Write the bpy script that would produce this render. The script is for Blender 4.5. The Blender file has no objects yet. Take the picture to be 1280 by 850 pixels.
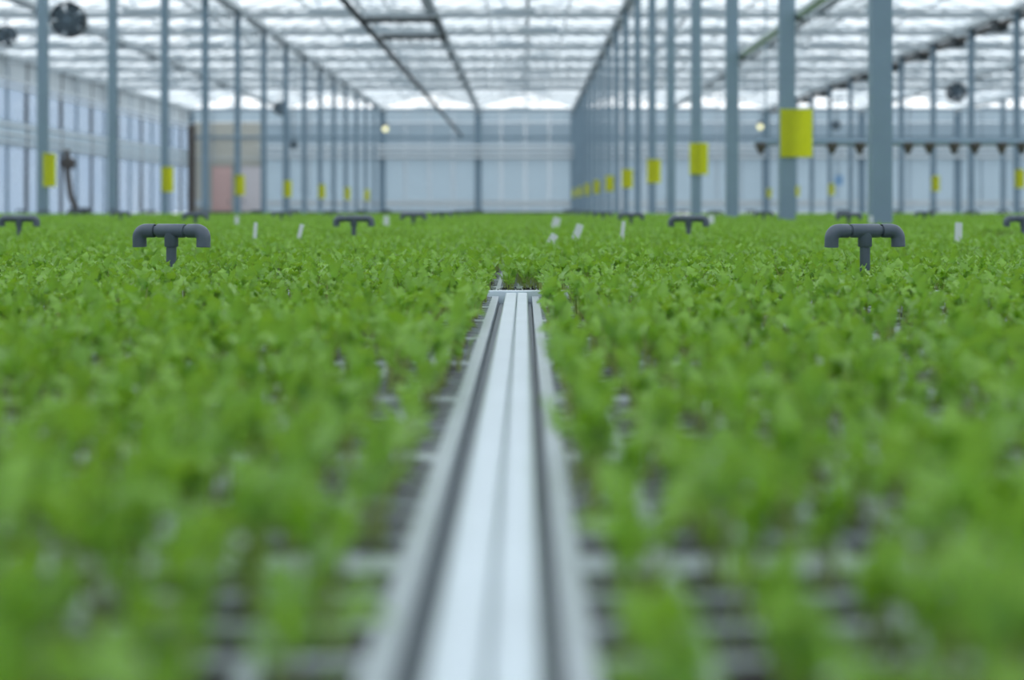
import bpy, bmesh, math, random
from mathutils import Vector, Matrix, Euler
import numpy as np

R = math.radians
rnd = random.Random(7)
S = bpy.context.scene
COL = S.collection

# ------------------------------------------------------------------ camera, sky, exposure
CAM_Z = 0.918
cd = bpy.data.cameras.new('camera')
cam = bpy.data.objects.new('camera', cd)
COL.objects.link(cam)
cam.location = (0, 0, CAM_Z)
cam.rotation_euler = (R(90), 0, 0)
cd.sensor_width = 36.0
cd.lens = 50.0
cd.shift_y = -166 / 1280
cd.shift_x = -15 / 1280
cd.clip_start = 0.02
cd.clip_end = 400
cd.dof.use_dof = True
cd.dof.focus_distance = 2.78
cd.dof.aperture_fstop = 3.3
S.camera = cam
FPX = 50 / 36 * 1280


def proj(x, y, z):
    return 655 + FPX * x / y, 259 - FPX * (z - CAM_Z) / y


w = bpy.data.worlds.new('overcast_sky')
S.world = w
w.use_nodes = True
bg = w.node_tree.nodes['Background']
bg.inputs[0].default_value = (0.945, 0.975, 1.0, 1)
bg.inputs[1].default_value = 1.9
S.view_settings.view_transform = 'Standard'
S.view_settings.look = 'None'
S.view_settings.gamma = 1
S.view_settings.exposure = -0.05
S.cycles.use_denoising = True
S.cycles.max_bounces = 10
S.cycles.transparent_max_bounces = 24
S.cycles.diffuse_bounces = 4
S.cycles.sample_clamp_indirect = 6


# ------------------------------------------------------------------ materials
def srgb(r, g, b):
    f = lambda c: (c / 255 / 12.92) if c / 255 <= 0.04045 else ((c / 255 + 0.055) / 1.055) ** 2.4
    return (f(r), f(g), f(b), 1)


def mat(name, rgb, rough=0.5, metal=0.0, noise=0.0, scale=20.0, bump=0.0, spec=0.5, trans=0.0):
    m = bpy.data.materials.new(name)
    m.use_nodes = True
    nt = m.node_tree
    p = nt.nodes['Principled BSDF']
    c = srgb(*rgb)
    p.inputs['Roughness'].default_value = rough
    p.inputs['Metallic'].default_value = metal
    p.inputs['Specular IOR Level'].default_value = spec
    p.inputs['Base Color'].default_value = c
    if noise or bump:
        tc = nt.nodes.new('ShaderNodeTexCoord')
        nz = nt.nodes.new('ShaderNodeTexNoise')
        nz.inputs['Scale'].default_value = scale
        nz.inputs['Detail'].default_value = 4
        nt.links.new(tc.outputs['Object'], nz.inputs['Vector'])
        if noise:
            mx = nt.nodes.new('ShaderNodeMix')
            mx.data_type = 'RGBA'
            mx.inputs['A'].default_value = tuple(v * (1 - noise) for v in c[:3]) + (1,)
            mx.inputs['B'].default_value = tuple(min(1, v * (1 + noise)) for v in c[:3]) + (1,)
            nt.links.new(nz.outputs['Fac'], mx.inputs['Factor'])
            nt.links.new(mx.outputs['Result'], p.inputs['Base Color'])
        if bump:
            b = nt.nodes.new('ShaderNodeBump')
            b.inputs['Strength'].default_value = bump
            b.inputs['Distance'].default_value = 0.004
            nt.links.new(nz.outputs['Fac'], b.inputs['Height'])
            nt.links.new(b.outputs['Normal'], p.inputs['Normal'])
    if trans:
        out = nt.nodes['Material Output']
        tr = nt.nodes.new('ShaderNodeBsdfTranslucent')
        tr.inputs['Color'].default_value = c
        ms = nt.nodes.new('ShaderNodeMixShader')
        ms.inputs[0].default_value = trans
        nt.links.new(p.outputs[0], ms.inputs[1])
        nt.links.new(tr.outputs[0], ms.inputs[2])
        nt.links.new(ms.outputs[0], out.inputs[0])
    return m


def glass(name, tint, gloss=0.06, haze=0.0, hazecol=(200, 215, 225)):
    """thin greenhouse glazing: clear, a little gloss, optionally some whitewash haze"""
    m = bpy.data.materials.new(name)
    m.use_nodes = True
    nt = m.node_tree
    nt.nodes.remove(nt.nodes['Principled BSDF'])
    out = nt.nodes['Material Output']
    t = nt.nodes.new('ShaderNodeBsdfTransparent')
    t.inputs[0].default_value = tint + (1,)
    g = nt.nodes.new('ShaderNodeBsdfGlossy')
    g.inputs['Roughness'].default_value = 0.08
    a = nt.nodes.new('ShaderNodeMixShader')
    a.inputs[0].default_value = gloss
    nt.links.new(t.outputs[0], a.inputs[1])
    nt.links.new(g.outputs[0], a.inputs[2])
    last = a
    if haze:
        tr = nt.nodes.new('ShaderNodeBsdfTranslucent')
        tr.inputs[0].default_value = srgb(*hazecol)
        b = nt.nodes.new('ShaderNodeMixShader')
        tc = nt.nodes.new('ShaderNodeTexCoord')
        nz = nt.nodes.new('ShaderNodeTexNoise')
        nz.inputs['Scale'].default_value = 0.42
        nz.inputs['Detail'].default_value = 3
        mr = nt.nodes.new('ShaderNodeMapRange')
        mr.inputs['From Min'].default_value = 0.3
        mr.inputs['From Max'].default_value = 0.7
        mr.inputs['To Min'].default_value = max(0, haze - 0.25)
        mr.inputs['To Max'].default_value = min(1, haze + 0.25)
        geo = nt.nodes.new('ShaderNodeNewGeometry')
        vm = nt.nodes.new('ShaderNodeVectorMath')
        vm.operation = 'MULTIPLY'
        vm.inputs[1].default_value = (1.0, 0.7, 1.0)
        nt.links.new(geo.outputs['Position'], vm.inputs[0])
        nt.links.new(vm.outputs[0], nz.inputs['Vector'])
        nt.links.new(nz.outputs['Fac'], mr.inputs['Value'])
        nt.links.new(mr.outputs[0], b.inputs[0])
        nt.links.new(a.outputs[0], b.inputs[1])
        nt.links.new(tr.outputs[0], b.inputs[2])
        last = b
    nt.links.new(last.outputs[0], out.inputs[0])
    return m


def leaf_material(name, dark, light, under):
    m = bpy.data.materials.new(name)
    m.use_nodes = True
    nt = m.node_tree
    p = nt.nodes['Principled BSDF']
    out = nt.nodes['Material Output']
    oi = nt.nodes.new('ShaderNodeObjectInfo')
    geo = nt.nodes.new('ShaderNodeNewGeometry')
    nz = nt.nodes.new('ShaderNodeTexNoise')
    nz.inputs['Scale'].default_value = 45
    nz.inputs['Detail'].default_value = 3
    nt.links.new(geo.outputs['Position'], nz.inputs['Vector'])
    ad = nt.nodes.new('ShaderNodeMath')
    ad.operation = 'ADD'
    nt.links.new(nz.outputs['Fac'], ad.inputs[0])
    mu = nt.nodes.new('ShaderNodeMath')
    mu.operation = 'MULTIPLY_ADD'
    mu.inputs[1].default_value = 0.5
    mu.inputs[2].default_value = -0.25
    nt.links.new(oi.outputs['Random'], mu.inputs[0])
    nt.links.new(mu.outputs[0], ad.inputs[1])
    rp = nt.nodes.new('ShaderNodeValToRGB')
    rp.color_ramp.elements[0].position = 0.2
    rp.color_ramp.elements[0].color = srgb(*dark)
    rp.color_ramp.elements[1].position = 0.8
    rp.color_ramp.elements[1].color = srgb(*light)
    nt.links.new(ad.outputs[0], rp.inputs[0])
    mx = nt.nodes.new('ShaderNodeMix')
    mx.data_type = 'RGBA'
    mx.inputs['B'].default_value = srgb(*under)
    nt.links.new(rp.outputs[0], mx.inputs['A'])
    bf = nt.nodes.new('ShaderNodeMath')
    bf.operation = 'MULTIPLY'
    bf.inputs[1].default_value = 0.55
    nt.links.new(geo.outputs['Backfacing'], bf.inputs[0])
    nt.links.new(bf.outputs[0], mx.inputs['Factor'])
    nt.links.new(mx.outputs['Result'], p.inputs['Base Color'])
    p.inputs['Roughness'].default_value = 0.33
    p.inputs['Specular IOR Level'].default_value = 0.75
    tr = nt.nodes.new('ShaderNodeBsdfTranslucent')
    tr.inputs['Color'].default_value = srgb(162, 206, 30)
    ms = nt.nodes.new('ShaderNodeMixShader')
    ms.inputs[0].default_value = 0.34
    nt.links.new(p.outputs[0], ms.inputs[1])
    nt.links.new(tr.outputs[0], ms.inputs[2])
    nt.links.new(ms.outputs[0], out.inputs[0])
    return m


M = dict(
    steel=mat('galvanised_steel', (132, 153, 167), 0.55, 0.2, 0.12, 3.0),
    roofsteel=mat('roof_steel', (214, 219, 221), 0.6, 0.1, 0.1, 4.0),
    dark=mat('dark_steel', (70, 75, 78), 0.6, 0.1),
    alu=mat('aluminium', (214, 222, 228), 0.36, 0.55, 0.10, 14.0),
    sheet=mat('bench_sheet', (112, 120, 126), 0.5, 0.2, 0.1, 10.0),
    tray=mat('grey_tray_plastic', (176, 183, 188), 0.33, 0, 0.1, 30.0),
    soil=mat('wet_peat', (40, 35, 34), 0.75, 0, 0.6, 160.0, 0.8),
    pvc=mat('dark_grey_pvc', (88, 97, 108), 0.36, 0, 0.14, 60.0, 0.06),
    yellow=mat('yellow_sticky_film', (246, 246, 70), 0.35, 0, 0.05, 30.0, trans=0.65),
    blue=mat('blue_sticky_film', (150, 190, 225), 0.4, trans=0.2),
    white=mat('white_label_plastic', (240, 242, 242), 0.4, trans=0.25),
    leaf=leaf_material('seedling_leaf', (104, 156, 22), (148, 196, 62), (158, 202, 120)),
    stem=mat('pale_stem', (178, 192, 110), 0.5, trans=0.3),
    screen=mat('folded_screen_cloth', (206, 213, 217), 0.8, 0, 0.1, 6.0, trans=0.45),
    floor=mat('greenhouse_concrete', (120, 126, 126), 0.8, 0, 0.15, 2.0),
    whitepipe=mat('white_painted_pipe', (232, 236, 238), 0.5),
    panel=mat('wall_screen_cloth', (200, 212, 219), 0.7, 0, 0.03, 1.2, trans=0.55),
    panel_upper=mat('upper_screen_cloth', (184, 197, 205), 0.7, 0, 0.03, 1.2, trans=0.5),
    beige=mat('beige_wall_sheet', (205, 204, 196), 0.7, 0, 0.03, 2.0, trans=0.3),
    salmon=mat('salmon_door', (228, 188, 180), 0.6),
    pink=mat('pale_pink_door', (228, 218, 218), 0.6),
    brown=mat('brown_post', (92, 84, 78), 0.7),
    plinth=mat('dark_plinth', (66, 72, 76), 0.8),
    roofglass=glass('roof_glass', (0.76, 0.81, 0.84), 0.06, 0.42, (206, 218, 226)),
    wallglass=glass('wall_glass', (0.52, 0.58, 0.64), 0.06, 0.3, (175, 188, 202)),
    gable=glass('gable_glass', (0.97, 0.98, 0.98), 0.04),
)
lm = bpy.data.materials.new('lamp_bulb')
lm.use_nodes = True
e = lm.node_tree.nodes['Principled BSDF']
e.inputs['Emission Color'].default_value = srgb(255, 248, 170)
e.inputs['Emission Strength'].default_value = 1.1
M['bulb'] = lm


# ------------------------------------------------------------------ mesh helpers
class MB:
    def __init__(self):
        self.v, self.f, self.m, self.sm = [], [], [], []

    def add(self, vs, fs, mi=0, smooth=False):
        o = len(self.v)
        self.v += [tuple(p) for p in vs]
        self.f += [tuple(i + o for i in q) for q in fs]
        self.m += [mi] * len(fs)
        self.sm += [smooth] * len(fs)
        return self

    def box(self, x0, x1, y0, y1, z0, z1, mi=0):
        v = [(x, y, z) for z in (z0, z1) for y in (y0, y1) for x in (x0, x1)]
        f = [(0, 2, 3, 1), (4, 5, 7, 6), (0, 1, 5, 4), (2, 6, 7, 3), (0, 4, 6, 2), (1, 3, 7, 5)]
        return self.add(v, f, mi)

    def bar(self, a, b, w, h=None, mi=0):
        h = h or w
        a, b = Vector(a), Vector(b)
        d = (b - a).normalized()
        up = Vector((0, 0, 1)) if abs(d.z) < 0.95 else Vector((0, 1, 0))
        s = d.cross(up).normalized()
        u = s.cross(d)
        v = []
        for p in (a, b):
            for i, j in ((-1, -1), (1, -1), (1, 1), (-1, 1)):
                v.append(p + s * i * w / 2 + u * j * h / 2)
        f = [(0, 1, 5, 4), (1, 2, 6, 5), (2, 3, 7, 6), (3, 0, 4, 7), (3, 2, 1, 0), (4, 5, 6, 7)]
        return self.add(v, f, mi)

    def tube(self, pts, r, n=12, mi=0, caps=True, smooth=True):
        """tube along pts; r a number or one radius per point"""
        pts = [Vector(p) for p in pts]
        rr = r if isinstance(r, (list, tuple)) else [r] * len(pts)
        prev = None
        rings = []
        for i, p in enumerate(pts):
            t = (pts[min(i + 1, len(pts) - 1)] - pts[max(i - 1, 0)])
            if t.length < 1e-9:
                t = Vector((0, 0, 1))
            t.normalize()
            if prev is None:
                ref = Vector((0, 0, 1)) if abs(t.z) < 0.9 else Vector((1, 0, 0))
                s = t.cross(ref).normalized()
            else:
                s = (prev - t * prev.dot(t)).normalized()
            prev = s
            u = t.cross(s)
            rings.append([p + (s * math.cos(2 * math.pi * k / n) + u * math.sin(2 * math.pi * k / n)) * rr[i] for k in range(n)])
        v = [q for ring in rings for q in ring]
        f = []
        for i in range(len(pts) - 1):
            for k in range(n):
                f.append((i * n + k, i * n + (k + 1) % n, (i + 1) * n + (k + 1) % n, (i + 1) * n + k))
        self.add(v, f, mi, smooth)
        if caps:
            self.add(rings[0], [tuple(range(n))[::-1]], mi)
            self.add(rings[-1], [tuple(range(n))], mi)
        return self

    def mesh(self, name, mats):
        me = bpy.data.meshes.new(name)
        me.from_pydata(self.v, [], self.f)
        for m in (mats if isinstance(mats, (list, tuple)) else [mats]):
            me.materials.append(m)
        me.polygons.foreach_set('material_index', self.m)
        me.polygons.foreach_set('use_smooth', self.sm)
        me.update()
        return me

    def build(self, name, mats, parent=None, loc=None):
        return link(name, self.mesh(name, mats), parent, loc)


def link(name, data, parent=None, loc=None, rot=None, scale=None):
    o = bpy.data.objects.new(name, data)
    COL.objects.link(o)
    if parent:
        o.parent = parent
    if loc is not None:
        o.location = loc
    if rot is not None:
        o.rotation_euler = rot
    if scale is not None:
        o.scale = scale
    return o


def thing(name, label, cat, loc=(0, 0, 0), rz=0, group=None):
    o = link(name, None, None, loc, (0, 0, rz))
    o.empty_display_size = 0.05
    tag(o, label, cat, group)
    return o


def tag(o, label, cat, group=None):
    o['label'] = label
    o['category'] = cat
    if group:
        o['group'] = group
    return o


def struct(o):
    o['kind'] = 'structure'
    return o


def stuff(o):
    o['kind'] = 'stuff'
    return o


def copy_tree(o, parent=None):
    c = o.copy()
    COL.objects.link(c)
    c.parent = parent
    for ch in o.children:
        copy_tree(ch, c)
    return c


def smooth_box(x0, x1, y0, y1, z0, z1, bev, seg=3):
    bm = bmesh.new()
    bmesh.ops.create_cube(bm, size=1)
    for v in bm.verts:
        v.co = Vector(((x0 + x1) / 2 + v.co.x * (x1 - x0), (y0 + y1) / 2 + v.co.y * (y1 - y0), (z0 + z1) / 2 + v.co.z * (z1 - z0)))
    bmesh.ops.bevel(bm, geom=bm.edges[:], offset=bev, segments=seg, affect='EDGES', profile=0.5)
    me = bpy.data.meshes.new('rail')
    for f in bm.faces:
        f.smooth = True
    bm.to_mesh(me)
    bm.free()
    return me


ORD = ['first', 'second', 'third', 'fourth', 'fifth', 'sixth', 'seventh', 'eighth', 'ninth', 'tenth', 'eleventh', 'twelfth',
       'thirteenth', 'fourteenth', 'fifteenth', 'sixteenth', 'seventeenth', 'eighteenth', 'nineteenth', 'twentieth']

# ------------------------------------------------------------------ the shell
BAY = 9.7
ROW_R, ROW_L = 2.53, -7.17
XW0, XW1 = -16.95, 31.65
YB = 72.0                     # far wall
YF = -6.0
GUT = CAM_Z + 5.0             # gutter height
RIDGE = GUT + 0.80
GX = [ROW_R + BAY / 2 * k for k in range(-4, 7)]
PITCH = 3.6
Y1 = 10.1

fl = MB().box(XW0 - 0.2, XW1 + 0.2, YF, YB + 0.2, -0.1, 0.0).build('floor', M['floor'])
struct(fl)

# roof: panes, glazing bars, gutters, ridges
ceil = struct(link('ceiling', None))
pw = 1.2
rows = int((YB - YF) / pw)
slopes = []
for g0, g1 in zip(GX[:-1], GX[1:]):
    mid = (g0 + g1) / 2
    slopes += [(g0, mid), (g1, mid)]
pane_me = {}


def pane_mesh(dirn):
    W = BAY / 4 - 0.06
    m = MB()
    n = Vector((-dirn * 0.8, 0, BAY / 4)).normalized() * 0.004
    a, b = Vector((dirn * 0.05, 0.02, 0.016)), Vector((dirn * W, 0.02, 0.78))
    q = [a, b, b + Vector((0, pw - 0.04, 0)), a + Vector((0, pw - 0.04, 0))]
    m.add(q, [(0, 1, 2, 3)])
    return m


cand = []
for (g, r) in slopes:
    d = 1 if r > g else -1
    for k in range(rows):
        y = YF + k * pw
        cy = y + pw / 2
        vis = 0
        if cy > 3:
            px, py = proj((g + r) / 2, cy, (GUT + RIDGE) / 2)
            if -60 < px < 1340 and py > -12:
                vis = 1 / cy ** 2
        cand.append((vis, g, d, y))
cand.sort(key=lambda c: -c[0])
rest = MB()
for d in (1, -1):
    pane_me[d] = pane_mesh(d).mesh('roof_pane', M['roofglass'])
for i, (vis, g, d, y) in enumerate(cand):
    if i < 290 and vis > 0:
        link('roof_pane', pane_me[d], ceil, (g, y, GUT + 0.03))
    else:
        pm = pane_mesh(d)
        rest.add([(v[0] + g, v[1] + y, v[2] + GUT + 0.03) for v in pm.v], pm.f)
stuff(rest.build('roof_pane', M['roofglass'], ceil))
for j, g in enumerate(GX):
    b = MB()
    b.box(g - 0.11, g + 0.11, YF, YB, GUT - 0.12, GUT - 0.09)
    b.box(g - 0.13, g - 0.10, YF, YB, GUT - 0.12, GUT + 0.03)
    b.box(g + 0.10, g + 0.13, YF, YB, GUT - 0.12, GUT + 0.03)
    b.build('gutter', M['roofsteel'], ceil)
bars = MB()
for g0, g1 in zip(GX[:-1], GX[1:]):
    mid = (g0 + g1) / 2
    MB().box(mid - 0.06, mid + 0.06, YF, YB, RIDGE - 0.02, RIDGE + 0.06).build('ridge', M['roofsteel'], ceil)
    for k in range(rows + 1):
        y = YF + k * pw
        for g in (g0, g1):
            bars.bar((g, y, GUT + 0.03), (mid, y, RIDGE), 0.035, 0.045)
    # purlins half way up each slope
    for g in (g0, g1):
        xm = g * 0.45 + mid * 0.55
        zm = GUT * 0.45 + RIDGE * 0.55
        bars.bar((xm, YF, zm - 0.06), (xm, YB, zm - 0.06), 0.05, 0.05)
stuff(bars.build('glazing_bar', M['roofsteel'], ceil))
# open ridge vents, prop frames
for g0, g1 in zip(GX[:-1], GX[1:]):
    mid = (g0 + g1) / 2
    vb = MB()
    for k in range(7, 20):
        y = Y1 + PITCH * k - 2.6
        if y < 22:
            continue
        s = 1 if k % 2 else -1
        a = Vector((mid, y, RIDGE + 0.03))
        c = Vector((mid + s * 1.0, y, RIDGE + 0.16))
        vb.bar(a, c, 0.05)
        vb.bar(a + Vector((0, 1.8, 0)), c + Vector((0, 1.8, 0)), 0.05)
        vb.bar(c, c + Vector((0, 1.8, 0)), 0.06)
        vb.bar((mid + s * 0.5, y + 0.9, GUT + 0.1), c + Vector((0, 0.9, 0)), 0.04)
        vb.bar((mid - s * 0.2, y + 0.9, GUT + 0.12), (mid + s * 0.9, y + 0.9, GUT + 0.12), 0.06, 0.09)
    stuff(vb.build('vent_frame', M['steel'], ceil))

# side walls
wall_side_z = [0.0, 0.95, 3.05, 4.95]


def side_wall(name, X, inward):
    wl = struct(link(name, None))
    y0, y1 = 8.0, YB
    n = int(round((y1 - YF) / 1.8))
    step = (y1 - YF) / n
    gm = {}
    for k in range(n):
        y = YF + k * step
        # mullion
        wide = 0.16 if k % 2 == 0 else 0.09
        MB().box(-0.05, 0.05, -wide / 2, wide / 2, 0, GUT).build('mullion', M['steel'] if k % 2 else M['dark'], wl, (X, y, 0))
        for (za, zb) in ((0.65, 2.95), (3.75, GUT - 0.8)):
            key = (za, zb)
            if key not in gm:
                gm[key] = MB().box(-0.006, 0.006, 0.06, step - 0.06, za, zb).mesh('wall_pane', M['wallglass'])
            link('wall_pane', gm[key], wl, (X, y, 0))
    MB().box(X - 0.05, X + 0.05, YF, YB, 0, 0.6).build('plinth', M['plinth'], wl)
    MB().box(X - 0.04, X + 0.04, YF, YB, GUT - 0.82, GUT).build('eaves_panel', M['roofsteel'], wl)
    MB().box(X - 0.04, X + 0.04, YF, YB, 2.93, 3.77).build('rail_panel', M['panel'], wl)
    for z, r in ((3.05, 0.05), (3.3, 0.06), (3.6, 0.06), (4.85, 0.06), (5.05, 0.06)):
        MB().tube([(X + inward * 0.2, YF, z), (X + inward * 0.2, YB - 0.3, z)], r, 8).build('heating_pipe', M['whitepipe'], wl)
    return wl


side_wall('wall_left', XW0, 1)
side_wall('wall_right', XW1, -1)

# far wall
wb = struct(link('wall_back', None))
nx = 40
sx = (XW1 - XW0) / nx
beige_to = XW0 + 3 * sx
lower = MB().box(0.04, sx - 0.04, -0.02, 0.02, 0.66, 3.35).mesh('wall_panel', M['panel'])
lower_b = MB().box(0.02, sx - 0.02, -0.02, 0.02, 0.0, GUT - 0.7).mesh('wall_panel', M['beige'])
upper = MB().box(0.04, sx - 0.04, -0.02, 0.02, 3.4, GUT - 0.7).mesh('wall_panel', M['panel_upper'])
top = MB().box(0.04, sx - 0.04, -0.02, 0.02, GUT - 0.68, GUT - 0.02).mesh('wall_panel', M['panel'])
for k in range(nx):
    x = XW0 + k * sx
    if k < 3:
        link('wall_panel', lower_b, wb, (x, YB, 0))
        link('wall_panel', top, wb, (x, YB, 0))
    else:
        link('wall_panel', lower, wb, (x, YB, 0))
        link('wall_panel', upper, wb, (x, YB, 0))
        link('wall_panel', top, wb, (x, YB, 0))
    MB().box(-0.03, 0.03, -0.04, 0.03, 0, GUT).build('mullion', M['panel_upper'] if k % 4 else M['roofsteel'], wb, (x, YB, 0))
for g in GX:
    MB().box(-0.17, 0.17, -0.14, -0.02, 0, GUT).build('wall_post', M['steel'], wb, (g, YB, 0))
for z, hh, m in ((0.66, 0.14, 'whitepipe'), (1.12, 0.3, 'roofsteel'), (3.38, 0.06, 'roofsteel'), (4.45, 0.12, 'steel'), (GUT - 0.05, 0.12, 'steel')):
    MB().box(XW0, XW1, YB - 0.10, YB - 0.03, z - hh / 2, z + hh / 2).build('wall_rail', M[m], wb)
for z in (3.45, 3.72, 3.98):
    MB().tube([(beige_to, YB - 0.35, z), (XW1, YB - 0.35, z)], 0.075, 8).build('heating_pipe', M['whitepipe'], wb)
for g0, g1 in zip(GX[:-1], GX[1:]):
    mid = (g0 + g1) / 2
    gm = MB()
    gm.add([(g0 + .05, YB, GUT + .02), (g1 - .05, YB, GUT + .02), (mid, YB, RIDGE - 0.02)], [(0, 1, 2)])
    gm.build('gable_pane', M['gable'], wb)
    MB().bar((mid, YB - 0.02, GUT), (mid, YB - 0.02, RIDGE), 0.07).build('gable_bar', M['roofsteel'], wb)
struct(MB().box(XW0, 5.0, YB - 0.3, YB - 0.15, 0, 0.70).build('baseboard_back', M['plinth']))
# wall behind the camera
wf = struct(link('wall_front', None))
for k in range(16):
    x = XW0 + k * (XW1 - XW0) / 16
    MB().box(0.05, (XW1 - XW0) / 16 - 0.05, -0.01, 0.01, 0.6, GUT).build('wall_pane', M['wallglass'], wf, (x, YF, 0))
    MB().box(-0.05, 0.05, -0.05, 0.05, 0, GUT).build('mullion', M['steel'], wf, (x, YF, 0))
MB().box(XW0, XW1, YF - 0.04, YF + 0.04, 0, 0.6).build('plinth', M['plinth'], wf)

# doors in the beige corner of the far wall
d1 = struct(link('door_1', None, None, (-15.2, YB - 0.08, 0)))
MB().box(-0.55, 0.42, -0.04, 0.03, 0.0, 3.0).build('door_leaf', M['salmon'], d1)
MB().box(-0.62, -0.55, -0.07, 0.03, 0, 3.06).box(0.42, 0.49, -0.07, 0.03, 0, 3.06).box(-0.62, 0.49, -0.07, 0.03, 3.0, 3.07).build('door_frame', M['beige'], d1)
MB().tube([(0.3, -0.09, 1.1), (0.3, -0.09, 1.3)], 0.02, 8).build('door_handle', M['dark'], d1.children[0])
d2 = struct(link('door_2', None, None, (-13.75, YB - 0.08, 0)))
MB().box(-0.55, 0.55, -0.04, 0.03, 0.0, 3.0).build('door_leaf', M['pink'], d2)
MB().box(-0.62, -0.55, -0.07, 0.03, 0, 3.06).box(0.55, 0.62, -0.07, 0.03, 0, 3.06).box(-0.62, 0.62, -0.07, 0.03, 3.0, 3.07).build('door_frame', M['beige'], d2)
MB().tube([(-0.4, -0.09, 1.1), (-0.4, -0.09, 1.3)], 0.02, 8).build('door_handle', M['dark'], d2.children[0])
cp = MB().box(-0.16, 0.16, -0.1, 0.1, 0, 5.0).build('corner_post', M['brown'], None, (XW0 + 0.5, YB - 1.6, 0))
tag(cp, 'dark brown post in the far left corner beside the beige wall', 'post')


# ------------------------------------------------------------------ columns
def column(x, y, label, group, h=GUT - 0.12):
    t = thing('steel_column', label, 'column', (x, y, 0), 0, group)
    m = MB().box(-0.07, 0.07, -0.005, 0.005, 0.02, h)          # web plates of a channel section
    m = MB()
    m.box(-0.072, 0.072, -0.06, -0.052, 0.02, h)
    m.box(-0.072, -0.064, -0.052, 0.06, 0.02, h)
    m.box(0.064, 0.072, -0.052, 0.06, 0.02, h)
    m.box(-0.064, -0.045, 0.052, 0.06, 0.02, h)
    m.box(0.045, 0.064, 0.052, 0.06, 0.02, h)
    m.build('shaft', M['steel'], t)
    MB().box(-0.12, 0.12, -0.11, 0.11, 0, 0.02).build('base_plate', M['steel'], t)
    MB().box(-0.11, 0.11, -0.09, 0.09, h, h + 0.02).build('cap_plate', M['steel'], t)
    return t


def rowcols(x, n0, y0, n, where):
    out = []
    for k in range(n):
        y = y0 + PITCH * k
        if y > YB - 0.6:
            break
        out.append(y)
        column(x, y, f'galvanised steel column, {ORD[k]} from the camera in the {where}', f'columns of the {where}')
    return out


yr = rowcols(ROW_R, 0, Y1, 20, 'row just right of centre')
yl = rowcols(ROW_L, 0, 21.2, 16, 'row left of centre')
yrr = rowcols(ROW_R + BAY, 0, 35.3, 12, 'far right row')
column(ROW_R + 2 * BAY - 0.4, 64.0, 'thin pale column standing beyond the far right row', None)


# ------------------------------------------------------------------ yellow sticky cards
def card(x, y, z, w, h, fold, label, group, m='yellow', off=0.0):
    t = thing('sticky_trap', label, 'sticky trap', (x, y, z), 0, group)
    nseg = 6
    for s, nm in ((-1, 'card_half'), (1, 'card_half')):
        b = MB()
        c, sn = math.cos(fold), math.sin(fold)
        pts = []
        for i in range(nseg + 1):
            u = i / nseg * w / 2
            pts.append((s * u * c, u * sn + 0.004 * math.sin(i)))
        v = []
        for (px, py) in pts:
            for zz in (-h / 2, h / 2):
                v.append((px, py - 0.0015, zz))
                v.append((px, py + 0.0015, zz))
        f = []
        for i in range(nseg):
            o = i * 4
            f += [(o, o + 4, o + 6, o + 2), (o + 1, o + 3, o + 7, o + 5), (o + 2, o + 6, o + 7, o + 3), (o, o + 1, o + 5, o + 4)]
        f += [(0, 2, 3, 1), (nseg * 4, nseg * 4 + 1, nseg * 4 + 3, nseg * 4 + 2)]
        b.add(v, f)
        b.build(nm, M[m], t)
    MB().bar((-0.06, 0.012, h / 2 - 0.03), (0.06, 0.012, h / 2 - 0.03), 0.008).build('hook_wire', M['dark'], t)
    return t


for n in range(1, len(yr), 2):
    y = yr[n]
    card(ROW_R + (0.08 if n == 1 else 0.03), y - 0.090, CAM_Z + 0.71, 0.31 if n == 1 else 0.27, 0.46, R(6 if n == 1 else 8),
         f'yellow sticky insect card on the {ORD[n]} column of the row just right of centre', 'yellow sticky cards on the columns')
for n in range(0, len(yl), 2):
    y = yl[n]
    o = card(ROW_L + (0.125 if n == 0 else 0.06), y - 0.085, CAM_Z + 0.555, 0.26, 0.5, R(14),
             f'yellow sticky insect card on the {ORD[n]} column of the row left of centre', 'yellow sticky cards on the columns')
    if n == 0:
        o.rotation_euler.z = R(62)
        o.location.y = y + 0.0
        o.location.x = ROW_L + 0.12
for n in range(0, len(yrr), 2):
    y = yrr[n]
    card(ROW_R + BAY + 0.05, y - 0.085, CAM_Z + 0.71, 0.26, 0.46, R(15),
         f'yellow sticky insect card on the {ORD[n]} column of the far right row', 'yellow sticky cards on the columns')
bl = card(12.6, 56.9, CAM_Z + 1.08, 0.34, 0.40, R(5), 'pale blue sticky card hanging before the far wall beside a yellow one', None, 'blue')
MB().bar((0, 0, 0.2), (0, 0, GUT - 0.31 - CAM_Z - 1.08), 0.006).build('hanger', M['steel'], bl)

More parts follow.
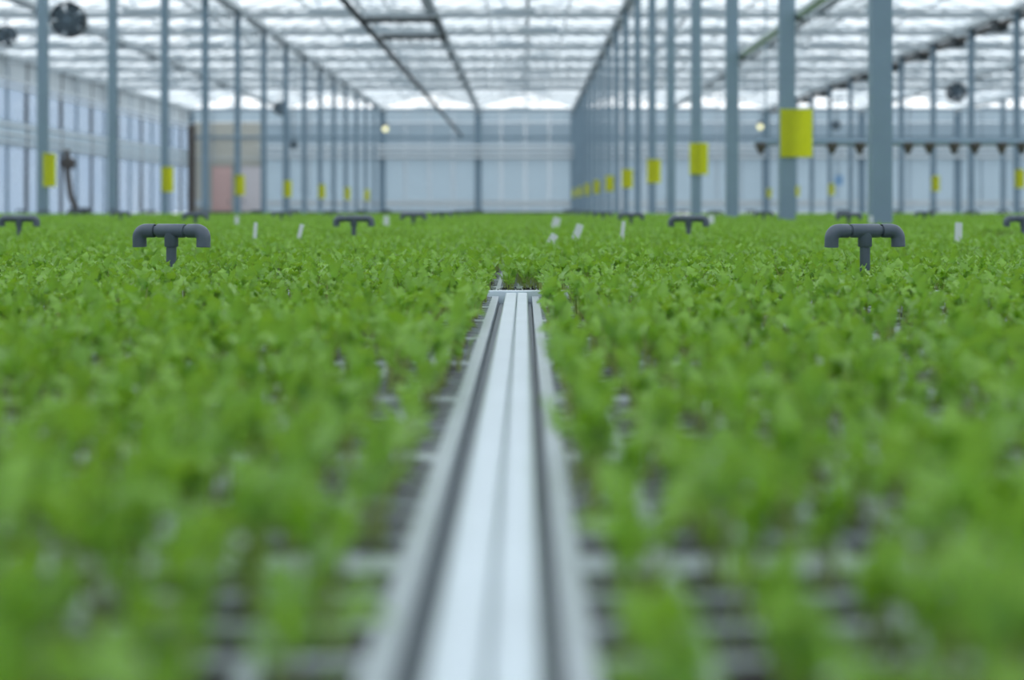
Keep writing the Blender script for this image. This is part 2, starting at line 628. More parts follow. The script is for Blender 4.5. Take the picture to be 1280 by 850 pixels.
# ------------------------------------------------------------------ trusses
truss = None
ty = [Y1 + PITCH * k for k in range(4, 18)]
proto = None
for ky, y in enumerate(ty):
    for b in range(5):
        x0 = GX[b * 2]
        if proto is None:
            t = thing('roof_truss', 'galvanised lattice roof truss spanning one bay under the glass roof', 'truss', (0, 0, 0), 0, 'lattice trusses under the roof')
            zt, zb = GUT - 0.05, GUT - 0.32
            MB().box(0.09, BAY - 0.09, -0.03, 0.03, zt - 0.05, zt).build('top_chord', M['roofsteel'], t)
            MB().box(0.09, BAY - 0.09, -0.03, 0.03, zb, zb + 0.05).build('bottom_chord', M['roofsteel'], t)
            nb = 12
            for i in range(nb):
                xa = 0.15 + (BAY - 0.3) * i / nb
                xb = 0.15 + (BAY - 0.3) * (i + 1) / nb
                a, c = ((xa, 0, zb + 0.06), (xb, 0, zt - 0.06))
                if i % 2:
                    a, c = ((xa, 0, zt - 0.06), (xb, 0, zb + 0.06))
                MB().bar(a, c, 0.022).build('web_bar', M['roofsteel'], t)
            sb = smooth_box(0.12, BAY - 0.12, 0.05, 0.45, zb + 0.05, zb + 0.19, 0.05, 2)
            sb.materials.append(M['screen'])
            link('folded_screen', sb, t)
            proto = t
            cur = t
        elif y > 59:
            cur = proto.copy()
            COL.objects.link(cur)
            c = proto.children[0].copy()
            COL.objects.link(c)
            c.parent = cur
        else:
            cur = copy_tree(proto)
        cur.location = (x0, y, 0)
        cur['label'] = f'galvanised lattice roof truss, {ORD[ky]} in view from the camera, {ORD[b]} bay from left'

# ------------------------------------------------------------------ overhead pipes
t = thing('overhead_conduit', 'dark overhead pipe with two short cross arms slanting through the central roof', 'pipe', (-3.05, 0, CAM_Z + 3.5))
MB().tube([(0, 16, 0), (0, 70, 0)], 0.06, 10).build('main_pipe', M['dark'], t)
MB().tube([(0, 26.6, 0), (1.45, 26.6, 0)], 0.055, 10).build('cross_arm', M['dark'], t)
MB().tube([(0.1, 29.3, 0.0), (1.45, 29.3, 0.0)], 0.055, 10).build('cross_arm', M['dark'], t)
MB().tube([(1.42, 26.4, 0), (1.42, 29.5, 0)], 0.05, 10).build('link_pipe', M['dark'], t)
for y in (28.1, 42.5, 56.9, 67.7):
    MB().bar((0, y, 0.05), (0, y, 0.98), 0.014).build('hanger_rod', M['steel'], t)
t = thing('water_pipe', 'grey pipe fixed along the near columns right of centre, ending at the third', 'pipe', (ROW_R + 0.12, 0, CAM_Z + 1.86))
MB().tube([(0, -2, 0), (0, 17.25, 0)], 0.045, 12).build('pipe', M['roofsteel'], t)
MB().tube([(0, 17.25, 0), (0, 17.32, 0)], 0.055, 12).build('end_cap', M['dark'], t)
for y in yr[:3]:
    MB().box(-0.05, 0.05, y - 0.03, y + 0.03, -0.065, -0.045).build('bracket', M['dark'], t)
t = thing('roof_cable_tray', 'dark cable tray with clamps running under the far right gutter', 'cable tray', (ROW_R + BAY + 0.15, 0, GUT - 0.2))
MB().box(-0.1, 0.1, 24, YB - 1, -0.1, 0.0).build('tray', M['brown'], t)
for k in range(11):
    y = 26 + k * 3.6
    MB().box(-0.16, 0.16, y, y + 0.5, -0.22, 0.02).build('clamp', M['dark'], t)

# irrigation boom across the right bay
t = thing('irrigation_boom', 'dark spray boom with hanging nozzles crossing the right bay above the plants', 'boom', (0, 20.0, CAM_Z + 0.91))
MB().tube([(3.25, 0, 0), (11.9, 0, 0)], 0.045, 10).build('boom_pipe', M['steel'], t)
for x in (3.33, 4.33, 4.72, 5.40, 5.70, 6.05, 6.34, 6.72, 7.0, 7.5, 8.0, 8.6):
    nz = MB().tube([(x, 0, 0.0), (x, 0, -0.06)], 0.085, 8).tube([(x, 0, -0.06), (x, 0, -0.16)], [0.07, 0.03], 8)
    nz.build('nozzle', M['brown'], t)
for x in (3.4, 11.5):
    MB().tube([(x, 0, 0.03), (x, 0, GUT - CAM_Z - 1.3)], 0.012, 6).build('hanger_rod', M['steel'], t)


# ------------------------------------------------------------------ circulation fans
def fan(x, y, z, r, label, yaw=0):
    t = thing('circulation_fan', label, 'fan', (x, y, z), yaw)
    ring = MB()
    n = 24
    prof = [(r, -0.16 * r / .4), (r * 1.04, 0), (r, 0.16 * r / .4), (r * 0.95, 0.16 * r / .4), (r * 0.95, -0.16 * r / .4)]
    v = []
    for k in range(n):
        a = 2 * math.pi * k / n
        for (q, yy) in prof:
            v.append((q * math.cos(a), yy, q * math.sin(a)))
    p = len(prof)
    f = [(k * p + i, k * p + (i + 1) % p, ((k + 1) % n) * p + (i + 1) % p, ((k + 1) % n) * p + i) for k in range(n) for i in range(p)]
    ring.add(v, f, 0, False)
    ring.build('housing', M['dark'], t)
    hub = MB().tube([(0, -0.12, 0), (0, 0.22, 0)], r * 0.26, 16)
    mo = hub.build('motor', M['plinth'], t)
    for k in range(5):
        a = 2 * math.pi * k / 5
        b = MB()
        ca, sa = math.cos(a), math.sin(a)
        pts = []
        for (rr, ww, tw) in ((0.22, 0.22, 0.10), (0.6, 0.36, 0.06), (0.93, 0.44, 0.03)):
            for s in (-1, 1):
                rad, tan = rr * r, s * ww * r
                for dy in (-0.004, 0.004):
                    pts.append((ca * rad - sa * tan, s * tw * r * 1.2 + dy, sa * rad + ca * tan))
        f = []
        for i in range(2):
            o = i * 4
            f += [(o, o + 2, o + 6, o + 4), (o + 1, o + 5, o + 7, o + 3), (o, o + 4, o + 5, o + 1), (o + 2, o + 3, o + 7, o + 6)]
        f += [(0, 1, 3, 2), (8, 10, 11, 9)]
        b.add(pts, f)
        b.build('blade', M['plinth'], mo)
    g = MB()
    for q in (0.35, 0.55, 0.75):
        pts = [(q * r * math.cos(2 * math.pi * k / 20), -0.17 * r / .4, q * r * math.sin(2 * math.pi * k / 20)) for k in range(21)]
        g.tube(pts, 0.008, 5, caps=False)
    for k in range(6):
        a = math.pi * k / 6
        g.bar((-r * math.cos(a), -0.17 * r / .4, -r * math.sin(a)), (r * math.cos(a), -0.17 * r / .4, r * math.sin(a)), 0.01)
    g.build('guard', M['steel'], t)
    MB().tube([(0, 0, r), (0, 0, GUT - (0.31 if y < 59 else 0.1) - z)], 0.02, 6).build('hanger_rod', M['dark'], t)
    return t


fan(-10.15, 31.7, CAM_Z + 4.17, 0.39, 'large round dark circulation fan hanging at top left between columns', R(8))
fan(-12.85, 35.3, CAM_Z + 4.25, 0.25, 'small dark circulation fan at the left edge near the roof', R(30))
fan(-10.35, 60.5, CAM_Z + 4.2, 0.30, 'small far circulation fan left of centre between two columns', 0)
fan(16.2, 53.3, CAM_Z + 4.30, 0.36, 'round dark circulation fan hanging beyond the far right column row', 0)
fan(14.85, 67.7, CAM_Z + 3.9, 0.22, 'tiny far circulation fan right of centre near the far wall', 0)
fan(-10.96, 67.7, CAM_Z + 2.98, 0.2, 'tiny far circulation fan low on the left near the far wall', 0)


def lamp(x, y, z, label):
    t = thing('hanging_lamp', label, 'lamp', (x, y, z))
    bm = bmesh.new()
    bmesh.ops.create_icosphere(bm, subdivisions=2, radius=0.13)
    me = bpy.data.meshes.new('bulb')
    bm.to_mesh(me)
    bm.free()
    me.materials.append(M['bulb'])
    link('bulb', me, t)
    lh = MB().tube([(0, 0, 0.1), (0, 0, 0.26)], [0.12, 0.05], 10).build('lamp_holder', M['dark'], t)
    MB().bar((0, 0, 0.26), (0, 0, GUT - z - 0.1), 0.015).build('cable', M['dark'], lh)


lamp(-5.9, 60.5, CAM_Z + 3.33, 'small pale yellow lamp glowing at left of centre before far wall')
lamp(10.05, 60.5, CAM_Z + 3.42, 'small pale yellow lamp glowing right of centre above the boom')

# dark valve stand by the left wall
t = thing('valve_stand', 'dark pipe stand with a valve at left near the glazed side wall', 'valve stand', (-16.2, 51.2, 0))
MB().tube([(-0.25, 0, 3.0), (-0.25, 0, 2.3), (-0.12, 0, 1.3), (0.1, 0, 0.8), (0.2, 0, 0.0)], 0.11, 10).build('pipe', M['brown'], t)
MB().tube([(-0.2, -0.2, 2.5), (-0.2, 0.2, 2.5)], 0.22, 12).build('valve', M['brown'], t)
MB().box(-0.1, 0.5, -0.25, 0.25, 0, 0.9).build('pump_box', M['dark'], t)

# ------------------------------------------------------------------ benches
TZ = CAM_Z - 0.175             # tray top
RZ = CAM_Z - 0.168             # rail top
SHEET = TZ - 0.042             # bench sheet top
YEND = 2.80


def legs(t, x0, x1, y0, y1):
    for x in (x0 + 0.1, x1 - 0.1):
        for y in (y0 + 0.2, y1 - 0.2):
            MB().box(x - 0.02, x + 0.02, y - 0.02, y + 0.02, 0, SHEET - 0.01).build('leg', M['steel'], t)


def near_bench(x0, x1, rail_x0, rail_x1, fl0, fl1, label, side):
    t = thing('growing_bench', label, 'bench', (0, 0, 0))
    MB().box(x0, x1, -0.6, YEND - 0.004, SHEET - 0.01, SHEET).build('bench_sheet', M['sheet'], t)
    me = smooth_box(rail_x0, rail_x1, -0.6, YEND - 0.001, SHEET - 0.03, RZ, 0.003)
    me.materials.append(M['alu'])
    link('side_rail', me, t)
    MB().box(fl0, fl1, -0.6, YEND - 0.004, SHEET, RZ - 0.021).build('rail_flange', M['sheet'], t)
    ox0, ox1 = (x0 - 0.019, x0 - 0.001) if side < 0 else (x1 + 0.001, x1 + 0.019)
    me = smooth_box(ox0, ox1, -0.6, YEND - 0.001, SHEET - 0.03, RZ, 0.004)
    me.materials.append(M['alu'])
    link('side_rail', me, t)
    legs(t, x0, x1, -0.6, YEND)
    return t


near_bench(-1.64, -0.0366, -0.0362, -0.0140, -0.0480, -0.0364, 'growing bench left of the central aluminium rail in the foreground', -1)
near_bench(0.0072, 1.61, -0.0131, 0.0068, 0.0070, 0.0142, 'growing bench right of the central aluminium rail in the foreground', 1)


def far_bench(x0, x1, y0, y1, label):
    t = thing('growing_bench', label, 'bench', (0, 0, 0))
    MB().box(x0 + 0.02, x1 - 0.02, y0 + 0.016, y1 - 0.016, SHEET - 0.01, SHEET).build('bench_sheet', M['sheet'], t)
    me = smooth_box(x0, x1, y0, y0 + 0.015, SHEET - 0.03, RZ + 0.004, 0.002, 2)
    me.materials.append(M['alu'])
    link('end_rail', me, t)
    me = smooth_box(x0, x1, y0 - 0.008, y0 - 0.0005, RZ - 0.016, RZ - 0.001, 0.0015, 2) if abs(y0 - YEND) > 1 else None
    for yy in (y1 - 0.015,):
        me = smooth_box(x0, x1, yy, yy + 0.015, SHEET - 0.03, RZ + 0.002, 0.002, 2)
        me.materials.append(M['alu'])
        link('end_rail', me, t)
    for xx in (x0, x1 - 0.015):
        me = smooth_box(xx, xx + 0.015, y0 + 0.015, y1 - 0.015, SHEET - 0.03, RZ + 0.002, 0.002, 2)
        me.materials.append(M['alu'])
        link('side_rail', me, t)
    n = max(2, int((y1 - y0) / 3.5))
    for i in range(n + 1):
        y = y0 + 0.3 + (y1 - y0 - 0.6) * i / n
        for x in (x0 + 0.3, (x0 + x1) / 2, x1 - 0.3):
            MB().box(x - 0.025, x + 0.025, y - 0.025, y + 0.025, 0, SHEET - 0.011).build('leg', M['steel'], t)
    return t


YFAR = 24.0
far_bench(ROW_L + 0.18, ROW_R - 0.14, YEND, YFAR, 'long growing bench beyond the aluminium cross rail in the central bay')
far_bench(ROW_R + 0.14, ROW_R + BAY - 0.14, YEND, YFAR, 'long growing bench in the bay right of the column row')
far_bench(XW0 + 0.6, ROW_L - 0.14, YEND, YFAR, 'long growing bench in the bay left of the left column row')

# ------------------------------------------------------------------ trays
CP = 0.0455
NXC, NYC = 11, 6
TW = 0.518
TL = 0.299
BX = (TW - NXC * CP) / 2
BY = (TL - NYC * CP) / 2


def tray_mesh():
    b, s = MB(), MB()
    hx, hy, dz = TW / 2, TL / 2, 0.016
    lip = 0.004
    # rim
    o = [(-hx, -hy), (hx, -hy), (hx, hy), (-hx, hy)]
    i_ = [(-hx + BX, -hy + BY), (hx - BX, -hy + BY), (hx - BX, hy - BY), (-hx + BX, hy - BY)]
    b.add([(x, y, 0) for x, y in o] + [(x, y, 0) for x, y in i_] + [(x, y, -0.04) for x, y in o],
          [(k, (k + 1) % 4, 4 + (k + 1) % 4, 4 + k) for k in range(4)] + [(k, 8 + k, 8 + (k + 1) % 4, (k + 1) % 4) for k in range(4)] + [(11, 10, 9, 8)])
    wl = 0.0042
    rr = random.Random(3)
    for cx in range(NXC):
        for cy in range(NYC):
            x0, y0 = -hx + BX + cx * CP, -hy + BY + cy * CP
            x1, y1 = x0 + CP, y0 + CP
            O = [(x0, y0), (x1, y0), (x1, y1), (x0, y1)]
            I = [(x0 + wl, y0 + wl), (x1 - wl, y0 + wl), (x1 - wl, y1 - wl), (x0 + wl, y1 - wl)]
            D = [(x0 + wl + .0008, y0 + wl + .0008), (x1 - wl - .0008, y0 + wl + .0008), (x1 - wl - .0008, y1 - wl - .0008), (x0 + wl + .0008, y1 - wl - .0008)]
            b.add([(x, y, 0) for x, y in O] + [(x, y, 0) for x, y in I] + [(x, y, -dz) for x, y in D],
                  [(k, (k + 1) % 4, 4 + (k + 1) % 4, 4 + k) for k in range(4)] + [(4 + k, 4 + (k + 1) % 4, 8 + (k + 1) % 4, 8 + k) for k in range(4)])
            zc = 0.0015 + rr.uniform(-.003, .004)
            ze = [-0.0025 + rr.uniform(-.0015, .001) for _ in range(4)]
            s.add([(x, y, z) for (x, y), z in zip(D, ze)] + [((x0 + x1) / 2 + rr.uniform(-.006, .006), (y0 + y1) / 2 + rr.uniform(-.006, .006), zc)],
                  [(0, 1, 4), (1, 2, 4), (2, 3, 4), (3, 0, 4)])
    return b.mesh('tray_body', M['tray']), s.mesh('soil', M['soil'])


tb, ts = tray_mesh()


def tray(x, y, label, group):
    t = thing('propagation_tray', label, 'tray', (x, y, TZ - 0.04 + 0.0), rnd.uniform(-0.0015, 0.0015), group)
    link('tray_body', tb, t, (0, 0, 0.04))
    stuff(link('soil', ts, t, (0, 0, 0.04)))
    return t


cells = []                       # (x, y) of every cell in the near field and next bench


def add_cells(x, y):
    for cx in range(NXC):
        for cy in range(NYC):
            cells.append((x - TW / 2 + BX + (cx + .5) * CP, y - TL / 2 + BY + (cy + .5) * CP))


for r in range(10):
    y = -0.2 + 0.3 * r + 0.15
    if y > 2.7:
        break
    for c in range(3):
        xl = -0.0492 - TW / 2 - c * (TW + 0.002)
        tray(xl, y, f'grey peat-filled cell tray left of the rail, {ORD[9 - r]} from the cross rail, {ORD[c]} outward', 'cell trays left of the rail')
        add_cells(xl, y)
        xr = 0.0155 + TW / 2 + c * (TW + 0.002)
        tray(xr, y, f'grey peat-filled cell tray right of the rail, {ORD[9 - r]} from the cross rail, {ORD[c]} outward', 'cell trays right of the rail')
        add_cells(xr, y)
for r in range(14):
    y = YEND + 0.022 + TL / 2 + r * 0.302
    half = 0.40 * (y + 0.3) + 0.45
    for c in range(-9, 5):
        x = 0.0 + (c + 0.5) * (TW + 0.004)
        if abs(x) > half or x + TW / 2 > ROW_R - 0.16:
            continue
        tray(x, y, 'grey plastic cell tray of dark peat beyond the aluminium cross rail', 'cell trays beyond the cross rail')
        add_cells(x, y)
YSINGLE = YEND + 0.022 + 14 * 0.302

# ------------------------------------------------------------------ seedlings
def leaf_geo(seed, hi=True):
    """leaf along +X / +Z from the origin: petiole and lobed blade"""
    r = random.Random(seed)
    L = r.uniform(0.060, 0.078)
    t0 = r.uniform(0.50, 0.62)
    th0, th1 = R(r.uniform(76, 88)), R(r.uniform(-60, 55))
    W = r.uniform(0.0068, 0.0100)
    fold = r.uniform(0.2, 1.0)
    n = 12 if hi else 5
    bend = r.uniform(1.8, 3.6)
    pts = [Vector((0, 0, 0))]
    nn = 20
    path = []
    p = Vector((0, 0, 0))
    for i in range(nn + 1):
        t = i / nn
        th = th0 + (th1 - th0) * t ** bend
        path.append((p.copy(), th))
        p = p + Vector((math.cos(th), 0, math.sin(th))) * (L / nn)

    def at(t):
        q = max(0, min(nn - 1e-6, t * nn))
        i = int(q)
        f = q - i
        return path[i][0].lerp(path[i + 1][0], f), path[i][1] * (1 - f) + path[i + 1][1] * f

    v, fc, mi = [], [], []
    # petiole, three sided
    k = 3
    ring = []
    for j, t in enumerate((0, 0.2, t0, t0 + 0.12)):
        c, th = at(t)
        nrm = Vector((-math.sin(th), 0, math.cos(th)))
        rad = (0.0015, 0.0013, 0.0011, 0.0005)[j]
        for q in range(3):
            a = 2 * math.pi * q / 3
            v.append(c + Vector((0, 1, 0)) * math.cos(a) * rad + nrm * (math.sin(a) * rad - 0.0008))
    for j in range(3):
        for q in range(3):
            fc.append((j * 3 + q, j * 3 + (q + 1) % 3, (j + 1) * 3 + (q + 1) % 3, (j + 1) * 3 + q))
            mi.append(1)
    # blade
    base = len(v)
    twist = r.uniform(-0.35, 0.35)
    for i in range(n + 1):
        u = i / n
        t = t0 + (1 - t0) * u
        c, th = at(t)
        nrm = Vector((-math.sin(th), 0, math.cos(th)))
        wv = W * (math.sin(math.pi * min(1, (0.06 + 0.94 * u)) ** 0.85) ** 0.75 if u < 1 else 0.12)
        if hi and 0 < i < n:
            wv *= (1.28 if i % 2 else 0.72)
        side = Vector((0, 1, 0)) * math.cos(twist * u) + nrm * math.sin(twist * u)
        wave = r.uniform(-0.0024, 0.0024)
        v.append(c + side * wv + nrm * (fold * wv * 0.6 + wave - (0.002 if i % 2 else 0)))
        v.append(c)
        wave = r.uniform(-0.0024, 0.0024)
        v.append(c - side * wv * r.uniform(0.85, 1.1) + nrm * (fold * wv * 0.6 + wave))
    for i in range(n):
        o = base + i * 3
        fc += [(o, o + 1, o + 4, o + 3), (o + 1, o + 2, o + 5, o + 4)]
        mi += [0, 0]
    # leaf normals must look up: check orientation once
    return v, fc, mi


def leaf_mesh(seed, hi=True):
    v, f, mi = leaf_geo(seed, hi)
    me = bpy.data.meshes.new('leaf')
    me.from_pydata([tuple(p) for p in v], [], f)
    me.materials.append(M['leaf'])
    me.materials.append(M['stem'])
    me.polygons.foreach_set('material_index', mi)
    me.polygons.foreach_set('use_smooth', [True] * len(f))
    me.update()
    return me


NLEAF = 10
LEAF = [leaf_mesh(100 + i) for i in range(NLEAF)]
LEAFG = [leaf_geo(100 + i) for i in range(NLEAF)]
LEAFL = [leaf_geo(100 + i, False) for i in range(NLEAF)]


def recipe(seed):
    r = random.Random(seed)
    n = r.choice((5, 6, 6, 7))
    out = []
    a0 = r.uniform(0, 6.28)
    for k in range(n):
        sc = (1.0, 1.05, 0.95, 0.85, 0.8, 0.6, 0.5)[k] * r.uniform(0.85, 1.1)
        out.append((r.randrange(NLEAF), a0 + k * 2.39 + r.uniform(-.4, .4), r.uniform(-0.22, 0.12), sc,
                    (r.uniform(-.007, .007), r.uniform(-.007, .007))))
    return out


REC = [recipe(500 + i) for i in range(10)]


def rec_matrix(q):
    li, a, tilt, sc, (dx, dy) = q
    return Matrix.Translation((dx, dy, 0)) @ Matrix.Rotation(a, 4, 'Z') @ Matrix.Rotation(tilt, 4, 'Y') @ Matrix.Scale(sc, 4)


def seedling_geo(rec, src):
    v, f, mi = [], [], []
    for q in rec:
        mt = rec_matrix(q)
        lv, lf, lmi = src[q[0]]
        o = len(v)
        v += [tuple(mt @ p) for p in lv]
        f += [tuple(i + o for i in t) for t in lf]
        mi += lmi
    return v, f, mi


def to_mesh(name, v, f, mi):
    me = bpy.data.meshes.new(name)
    me.from_pydata(v, [], f)
    me.materials.append(M['leaf'])
    me.materials.append(M['stem'])
    me.polygons.foreach_set('material_index', mi)
    me.polygons.foreach_set('use_smooth', [True] * len(f))
    me.update()
    return me


srcs = bpy.data.collections.new('seedling_sources')
for i, rc in enumerate(REC):
    me = to_mesh('seedling_leaves', *seedling_geo(rc, LEAFG))
    o = bpy.data.objects.new(f'seedling_source_{i:02d}', me)
    srcs.objects.link(o)
PS = 0.32
psrc = bpy.data.collections.new('canopy_sources')
for k in range(3):
    r = random.Random(900 + k)
    V, F, MI = [], [], []
    for ix in range(7):
        for iy in range(7):
            v, f, mi = seedling_geo(REC[r.randrange(10)], LEAFL)
            a = r.uniform(0, 6.28)
            s = r.uniform(0.85, 1.15)
            ca, sa = math.cos(a) * s, math.sin(a) * s
            px = -PS / 2 + (ix + .5) * PS / 7 + r.uniform(-.008, .008)
            py = -PS / 2 + (iy + .5) * PS / 7 + r.uniform(-.008, .008)
            o = len(V)
            V += [(x * ca - y * sa + px, x * sa + y * ca + py, z * s) for x, y, z in v]
            F += [tuple(i + o for i in t) for t in f]
            MI += mi
    psrc.objects.link(bpy.data.objects.new(f'canopy_source_{k}', to_mesh('canopy_patch', V, F, MI)))


def scatter(name, pts, coll, label):
    """pts: (x, y, z, rz, scale, index) -> one object instancing the collection"""
    me = bpy.data.meshes.new(name)
    me.from_pydata([p[:3] for p in pts], [], [])
    a = me.attributes.new('rz', 'FLOAT', 'POINT')
    a.data.foreach_set('value', [p[3] for p in pts])
    a = me.attributes.new('sc', 'FLOAT', 'POINT')
    a.data.foreach_set('value', [p[4] for p in pts])
    a = me.attributes.new('ix', 'INT', 'POINT')
    a.data.foreach_set('value', [p[5] for p in pts])
    o = link(name, me)
    ng = bpy.data.node_groups.new(name, 'GeometryNodeTree')
    ng.interface.new_socket('Geometry', in_out='INPUT', socket_type='NodeSocketGeometry')
    ng.interface.new_socket('Geometry', in_out='OUTPUT', socket_type='NodeSocketGeometry')
    N = ng.nodes
    gi, go = N.new('NodeGroupInput'), N.new('NodeGroupOutput')
    ip = N.new('GeometryNodeInstanceOnPoints')
    ci = N.new('GeometryNodeCollectionInfo')
    ci.inputs['Collection'].default_value = coll
    ci.inputs['Separate Children'].default_value = True
    ci.inputs['Reset Children'].default_value = True

    def attr(n, ty):
        x = N.new('GeometryNodeInputNamedAttribute')
        x.data_type = ty
        x.inputs['Name'].default_value = n
        return x.outputs['Attribute']
    cx = N.new('ShaderNodeCombineXYZ')
    L = ng.links.new
    L(attr('rz', 'FLOAT'), cx.inputs['Z'])
    L(cx.outputs[0], ip.inputs['Rotation'])
    L(attr('sc', 'FLOAT'), ip.inputs['Scale'])
    L(attr('ix', 'INT'), ip.inputs['Instance Index'])
    ip.inputs['Pick Instance'].default_value = True
    L(gi.outputs[0], ip.inputs['Points'])
    L(ci.outputs['Instances'] if 'Instances' in ci.outputs else ci.outputs[0], ip.inputs['Instance'])
    L(ip.outputs[0], go.inputs[0])
    md = o.modifiers.new('scatter', 'NODES')
    md.node_group = ng
    stuff(o)
    tag(o, label, 'seedlings')
    return o


SOILZ = TZ - 0.005
pts = []
for (x, y) in cells:
    if y > YEND and y < YEND + 0.12 and abs(x) < 0.04:
        continue
    if rnd.random() < ((0.17 if x > 0 else 0.05) if y < YEND else 0.03):
        continue
    # plants nearest the rail on the foreground bench are sparse
    gapx = (-0.0492 - x) if x < 0 else (x - 0.0155)
    if y < YEND and gapx < 0.05 and rnd.random() < (0.1 if y > 1.0 else 0.35):
        continue
    pts.append((x + rnd.uniform(-.007, .007), y + rnd.uniform(-.007, .007), SOILZ, rnd.uniform(0, 6.28), rnd.uniform(0.72, 1.16), rnd.randrange(10)))
for k in range(84):
    pts.append((rnd.uniform(-.014, .014), YEND + 0.24 + 0.04 * k, SOILZ, rnd.uniform(0, 6.28), rnd.uniform(0.72, 1.1), rnd.randrange(10)))
# the 300 that show largest become seedlings of their own
scored = []
for i, p in enumerate(pts):
    if p[1] > 0.3:
        px, py = proj(p[0], p[1], SOILZ + 0.03)
        if -20 < px < 1300 and py < 900:
            scored.append((p[1], i))
scored.sort()
single = set(i for _, i in scored[:300])
protos = {}
for i in sorted(single):
    p = pts[i]
    side = 'left' if p[0] < 0 else 'right'
    lab = f'young green leafy seedling in the blurred foreground trays {side} of the rail'
    grp = f'foreground seedlings {side} of the rail'
    t = thing('seedling', lab, 'seedling', p[:3], p[3], grp)
    t.scale = (p[4],) * 3
    for q in REC[p[5]]:
        o = link('leaf', LEAF[q[0]], t)
        o.matrix_local = rec_matrix(q)
back = [p for i, p in enumerate(pts) if i not in single]
scatter('seedling_bed', [p for p in back if p[1] < YEND], srcs, 'green leafy seedlings filling the trays up to the cross rail')
scatter('seedling_bed', [p for p in back if p[1] >= YEND], srcs, 'sharp green leafy seedlings on the bench just beyond the cross rail')
patches = []
for (xa, xb) in ((XW0 + 0.7, ROW_L - 0.2), (ROW_L + 0.25, ROW_R - 0.2), (ROW_R + 0.2, ROW_R + BAY - 0.2)):
    nxp = int((xb - xa) / PS)
    for j in range(int((YFAR - YEND - 0.1) / PS)):
        y = YEND + 0.2 + (j + 0.5) * PS
        for i in range(nxp):
            x = xa + (i + .5) * (xb - xa) / nxp
            if xa > -9 and xb < 3 and y < YSINGLE + 0.16 and abs(x) < 0.40 * (y + 0.3) + 0.3:
                continue
            if abs(x) > 0.40 * y + 2.0:
                continue
            patches.append((x, y, SOILZ, rnd.choice((0, 1.5708, 3.1416, 4.7124)), rnd.uniform(0.97, 1.07), rnd.randrange(3)))
scatter('seedling_canopy', patches, psrc, 'dense blurred green seedling canopy covering the far benches')

# ------------------------------------------------------------------ tee risers
PR = 0.0105


def riser(x, y, rz, label, group, lod):
    t = thing('irrigation_riser', label, 'pipe', (x, y, SHEET), rz, group)
    zt = CAM_Z - 0.034 - 0.0143 - SHEET        # axis of the horizontal tee
    n = 20 if lod == 0 else 10
    FR = 0.0143
    MB().tube([(0, 0, 0), (0, 0, zt - 0.03)], PR, n).build('riser_pipe', M['pvc'], t)
    tee = MB()
    tee.tube([(-0.0315, 0, 0), (-0.0300, 0, 0), (0.0300, 0, 0), (0.0315, 0, 0)], [FR - 0.0012, FR, FR, FR - 0.0012], n)
    tee.tube([(0, 0, -0.004), (0, 0, -0.031), (0, 0, -0.033)], [FR * 0.98, FR * 1.0, FR - 0.0012], n)
    tee.build('tee_fitting', M['pvc'], t, (0, 0, zt))
    for s in (-1, 1):
        MB().tube([(s * 0.031, 0, zt), (s * 0.046, 0, zt)], PR, n).build('nipple', M['pvc'], t)
        e = MB()
        path, rad = [], []
        path.append(Vector((0, 0, 0))); rad.append(FR - 0.0012)
        path.append(Vector((0.0012, 0, 0))); rad.append(FR)
        path.append(Vector((0.020, 0, 0))); rad.append(FR)
        rb = 0.0165
        for k in range(1, 8):
            a = math.pi / 2 * k / 7
            path.append(Vector((0.020 + rb * math.sin(a), 0, -rb * (1 - math.cos(a))))); rad.append(FR * (1.0 + 0.03 * math.sin(2 * a)))
        path.append(Vector((0.020 + rb, 0, -rb - 0.017))); rad.append(FR)
        e.tube([(s * (0.0370 + q.x), q.y, q.z) for q in path], rad, n, caps=False)
        e.tube([(s * (0.0370 + 0.020 + rb), 0, -rb - 0.017), (s * (0.0370 + 0.020 + rb), 0, -rb - 0.004)], [FR, FR * 0.74], n, caps=False)
        el = e.build('elbow', M['pvc'], t, (0, 0, zt))
        # elbows are screwed on a little out of line
        el.rotation_euler.x = R((3, -4)[s > 0]) * (1 if lod == 0 else 0)
    return t


yrow = [2.92, 6.05, 9.3, 12.6, 15.8, 19.0, 22.2]
for k, y in enumerate(yrow):
    xs = []
    for i in range(-10, 10):
        x = -0.012 + 1.424 * (i + 0.5)
        if abs(x - ROW_R) < 0.2 or abs(x - ROW_L) < 0.2:
            x += 0.25
        px, _ = proj(x, y, CAM_Z)
        if -40 < px < 1320:
            xs.append(x)
    for i, x in enumerate(xs):
        rz = (R(-15) if x < 0 else R(13)) if k == 0 else R(rnd.uniform(-8, 8))
        if k == 0:
            lab = f'sharp dark grey tee-shaped irrigation riser {"left" if x < 0 else "right"} of the rail, nearest of all'
        else:
            lab = f'dark grey tee irrigation riser, {ORD[k]} row from the camera, {ORD[i]} from left'
        riser(x, y, rz, lab, 'tee irrigation risers', 0 if k < 2 else 1)


# ------------------------------------------------------------------ plant labels
def plant_label(x, y, ztop, w, tilt, yaw, label):
    L = ztop - (TZ - 0.006)
    b = MB()
    zb = 0.0
    v = []
    for (q, z) in ((0.15, 0), (0.5, L * 0.25), (0.5, L * 0.97), (0.4, L)):
        for s in (-1, 1):
            for dy in (-0.0006, 0.0006):
                v.append((s * q * w, dy, z))
    f = []
    for i in range(3):
        o = i * 4
        f += [(o, o + 2, o + 6, o + 4), (o + 1, o + 5, o + 7, o + 3), (o, o + 4, o + 5, o + 1), (o + 2, o + 3, o + 7, o + 6)]
    f += [(0, 1, 3, 2), (12, 14, 15, 13)]
    b.add(v, f)
    o = b.build('plant_label', M['white'], None, (x, y, TZ - 0.006))
    o.rotation_euler = (0, tilt, yaw)
    tag(o, label, 'label', 'white plant labels among the seedlings')


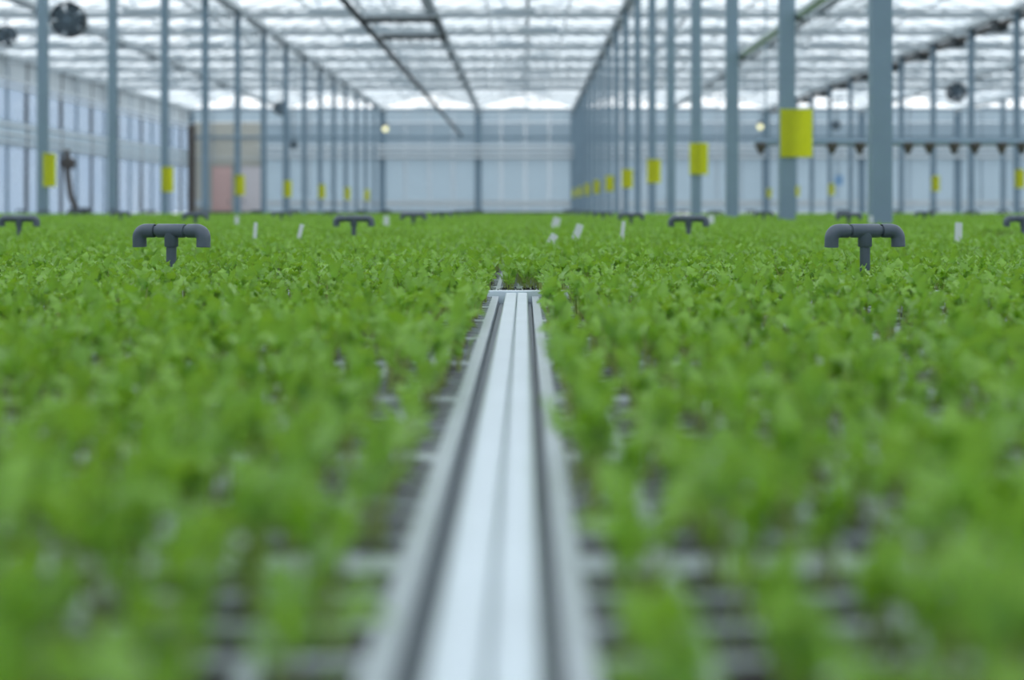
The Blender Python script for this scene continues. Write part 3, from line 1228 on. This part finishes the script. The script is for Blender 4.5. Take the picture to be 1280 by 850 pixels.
for (px, pt, d, w, tilt, yaw, lab) in (
        (712, 278, 5.5, 0.028, R(20), 0, 'wide white plant label leaning right, just right of centre'),
        (775, 276, 5.5, 0.016, R(8), R(30), 'narrow white plant label beyond the wide leaning one, right of centre'),
        (1197, 278, 5.1, 0.026, R(2), 0, 'white plant label standing upright at right behind the near right riser'),
        (317, 278, 5.4, 0.014, R(4), R(20), 'thin white plant label left of a similar leaning one at left'),
        (368, 279, 5.3, 0.016, R(14), R(20), 'thin white plant label leaning right, midway between two left risers'),
        (483, 270, 9.0, 0.034, R(0), 0, 'small blurred white plant label right of the second row riser'),
        (690, 271, 8.4, 0.045, R(15), 0, 'faint blurred white plant label near the middle of the far canopy'),
        (676, 288, 4.9, 0.026, R(30), R(10), 'low white plant label half sunk among leaves near the centre'),
        (889, 269, 9.5, 0.04, R(0), 0, 'blurred white plant label just right of a second row riser'),
        (296, 270, 9.6, 0.03, R(0), 0, 'small blurred white plant label in the far canopy at left'),
        (1089, 270, 9.5, 0.025, R(0), 0, 'faint white plant label before the nearest steel column')):
    plant_label((px - 655) / FPX * d, d, CAM_Z - (pt - 259) / FPX * d, w, tilt, yaw, lab)

# spilled peat on the trays just beyond the cross rail
r = random.Random(31)
cb = MB()
for k in range(260):
    x, y = r.gauss(0, 0.028), YEND + 0.03 + abs(r.gauss(0, 0.12))
    if abs(x) > 0.09 or y > YEND + 0.4:
        continue
    q = r.uniform(0.0018, 0.0048)
    z = TZ + q * 0.3
    v = [(x + q * r.uniform(.6, 1) * a, y + q * r.uniform(.6, 1) * b, z + q * r.uniform(.5, 1) * c) for a, b, c in
         ((1, 0, 0), (-1, 0, 0), (0, 1, 0), (0, -1, 0), (0, 0, 1), (0, 0, -0.4))]
    cb.add(v, [(0, 2, 4), (2, 1, 4), (1, 3, 4), (3, 0, 4), (2, 0, 5), (1, 2, 5), (3, 1, 5), (0, 3, 5)], 1 if k % 9 == 0 else 0)
o = stuff(cb.build('peat_crumbs', [M['soil'], M['white']]))
tag(o, 'dark peat crumbs and pale grit spilled beyond the end of the rail', 'peat')
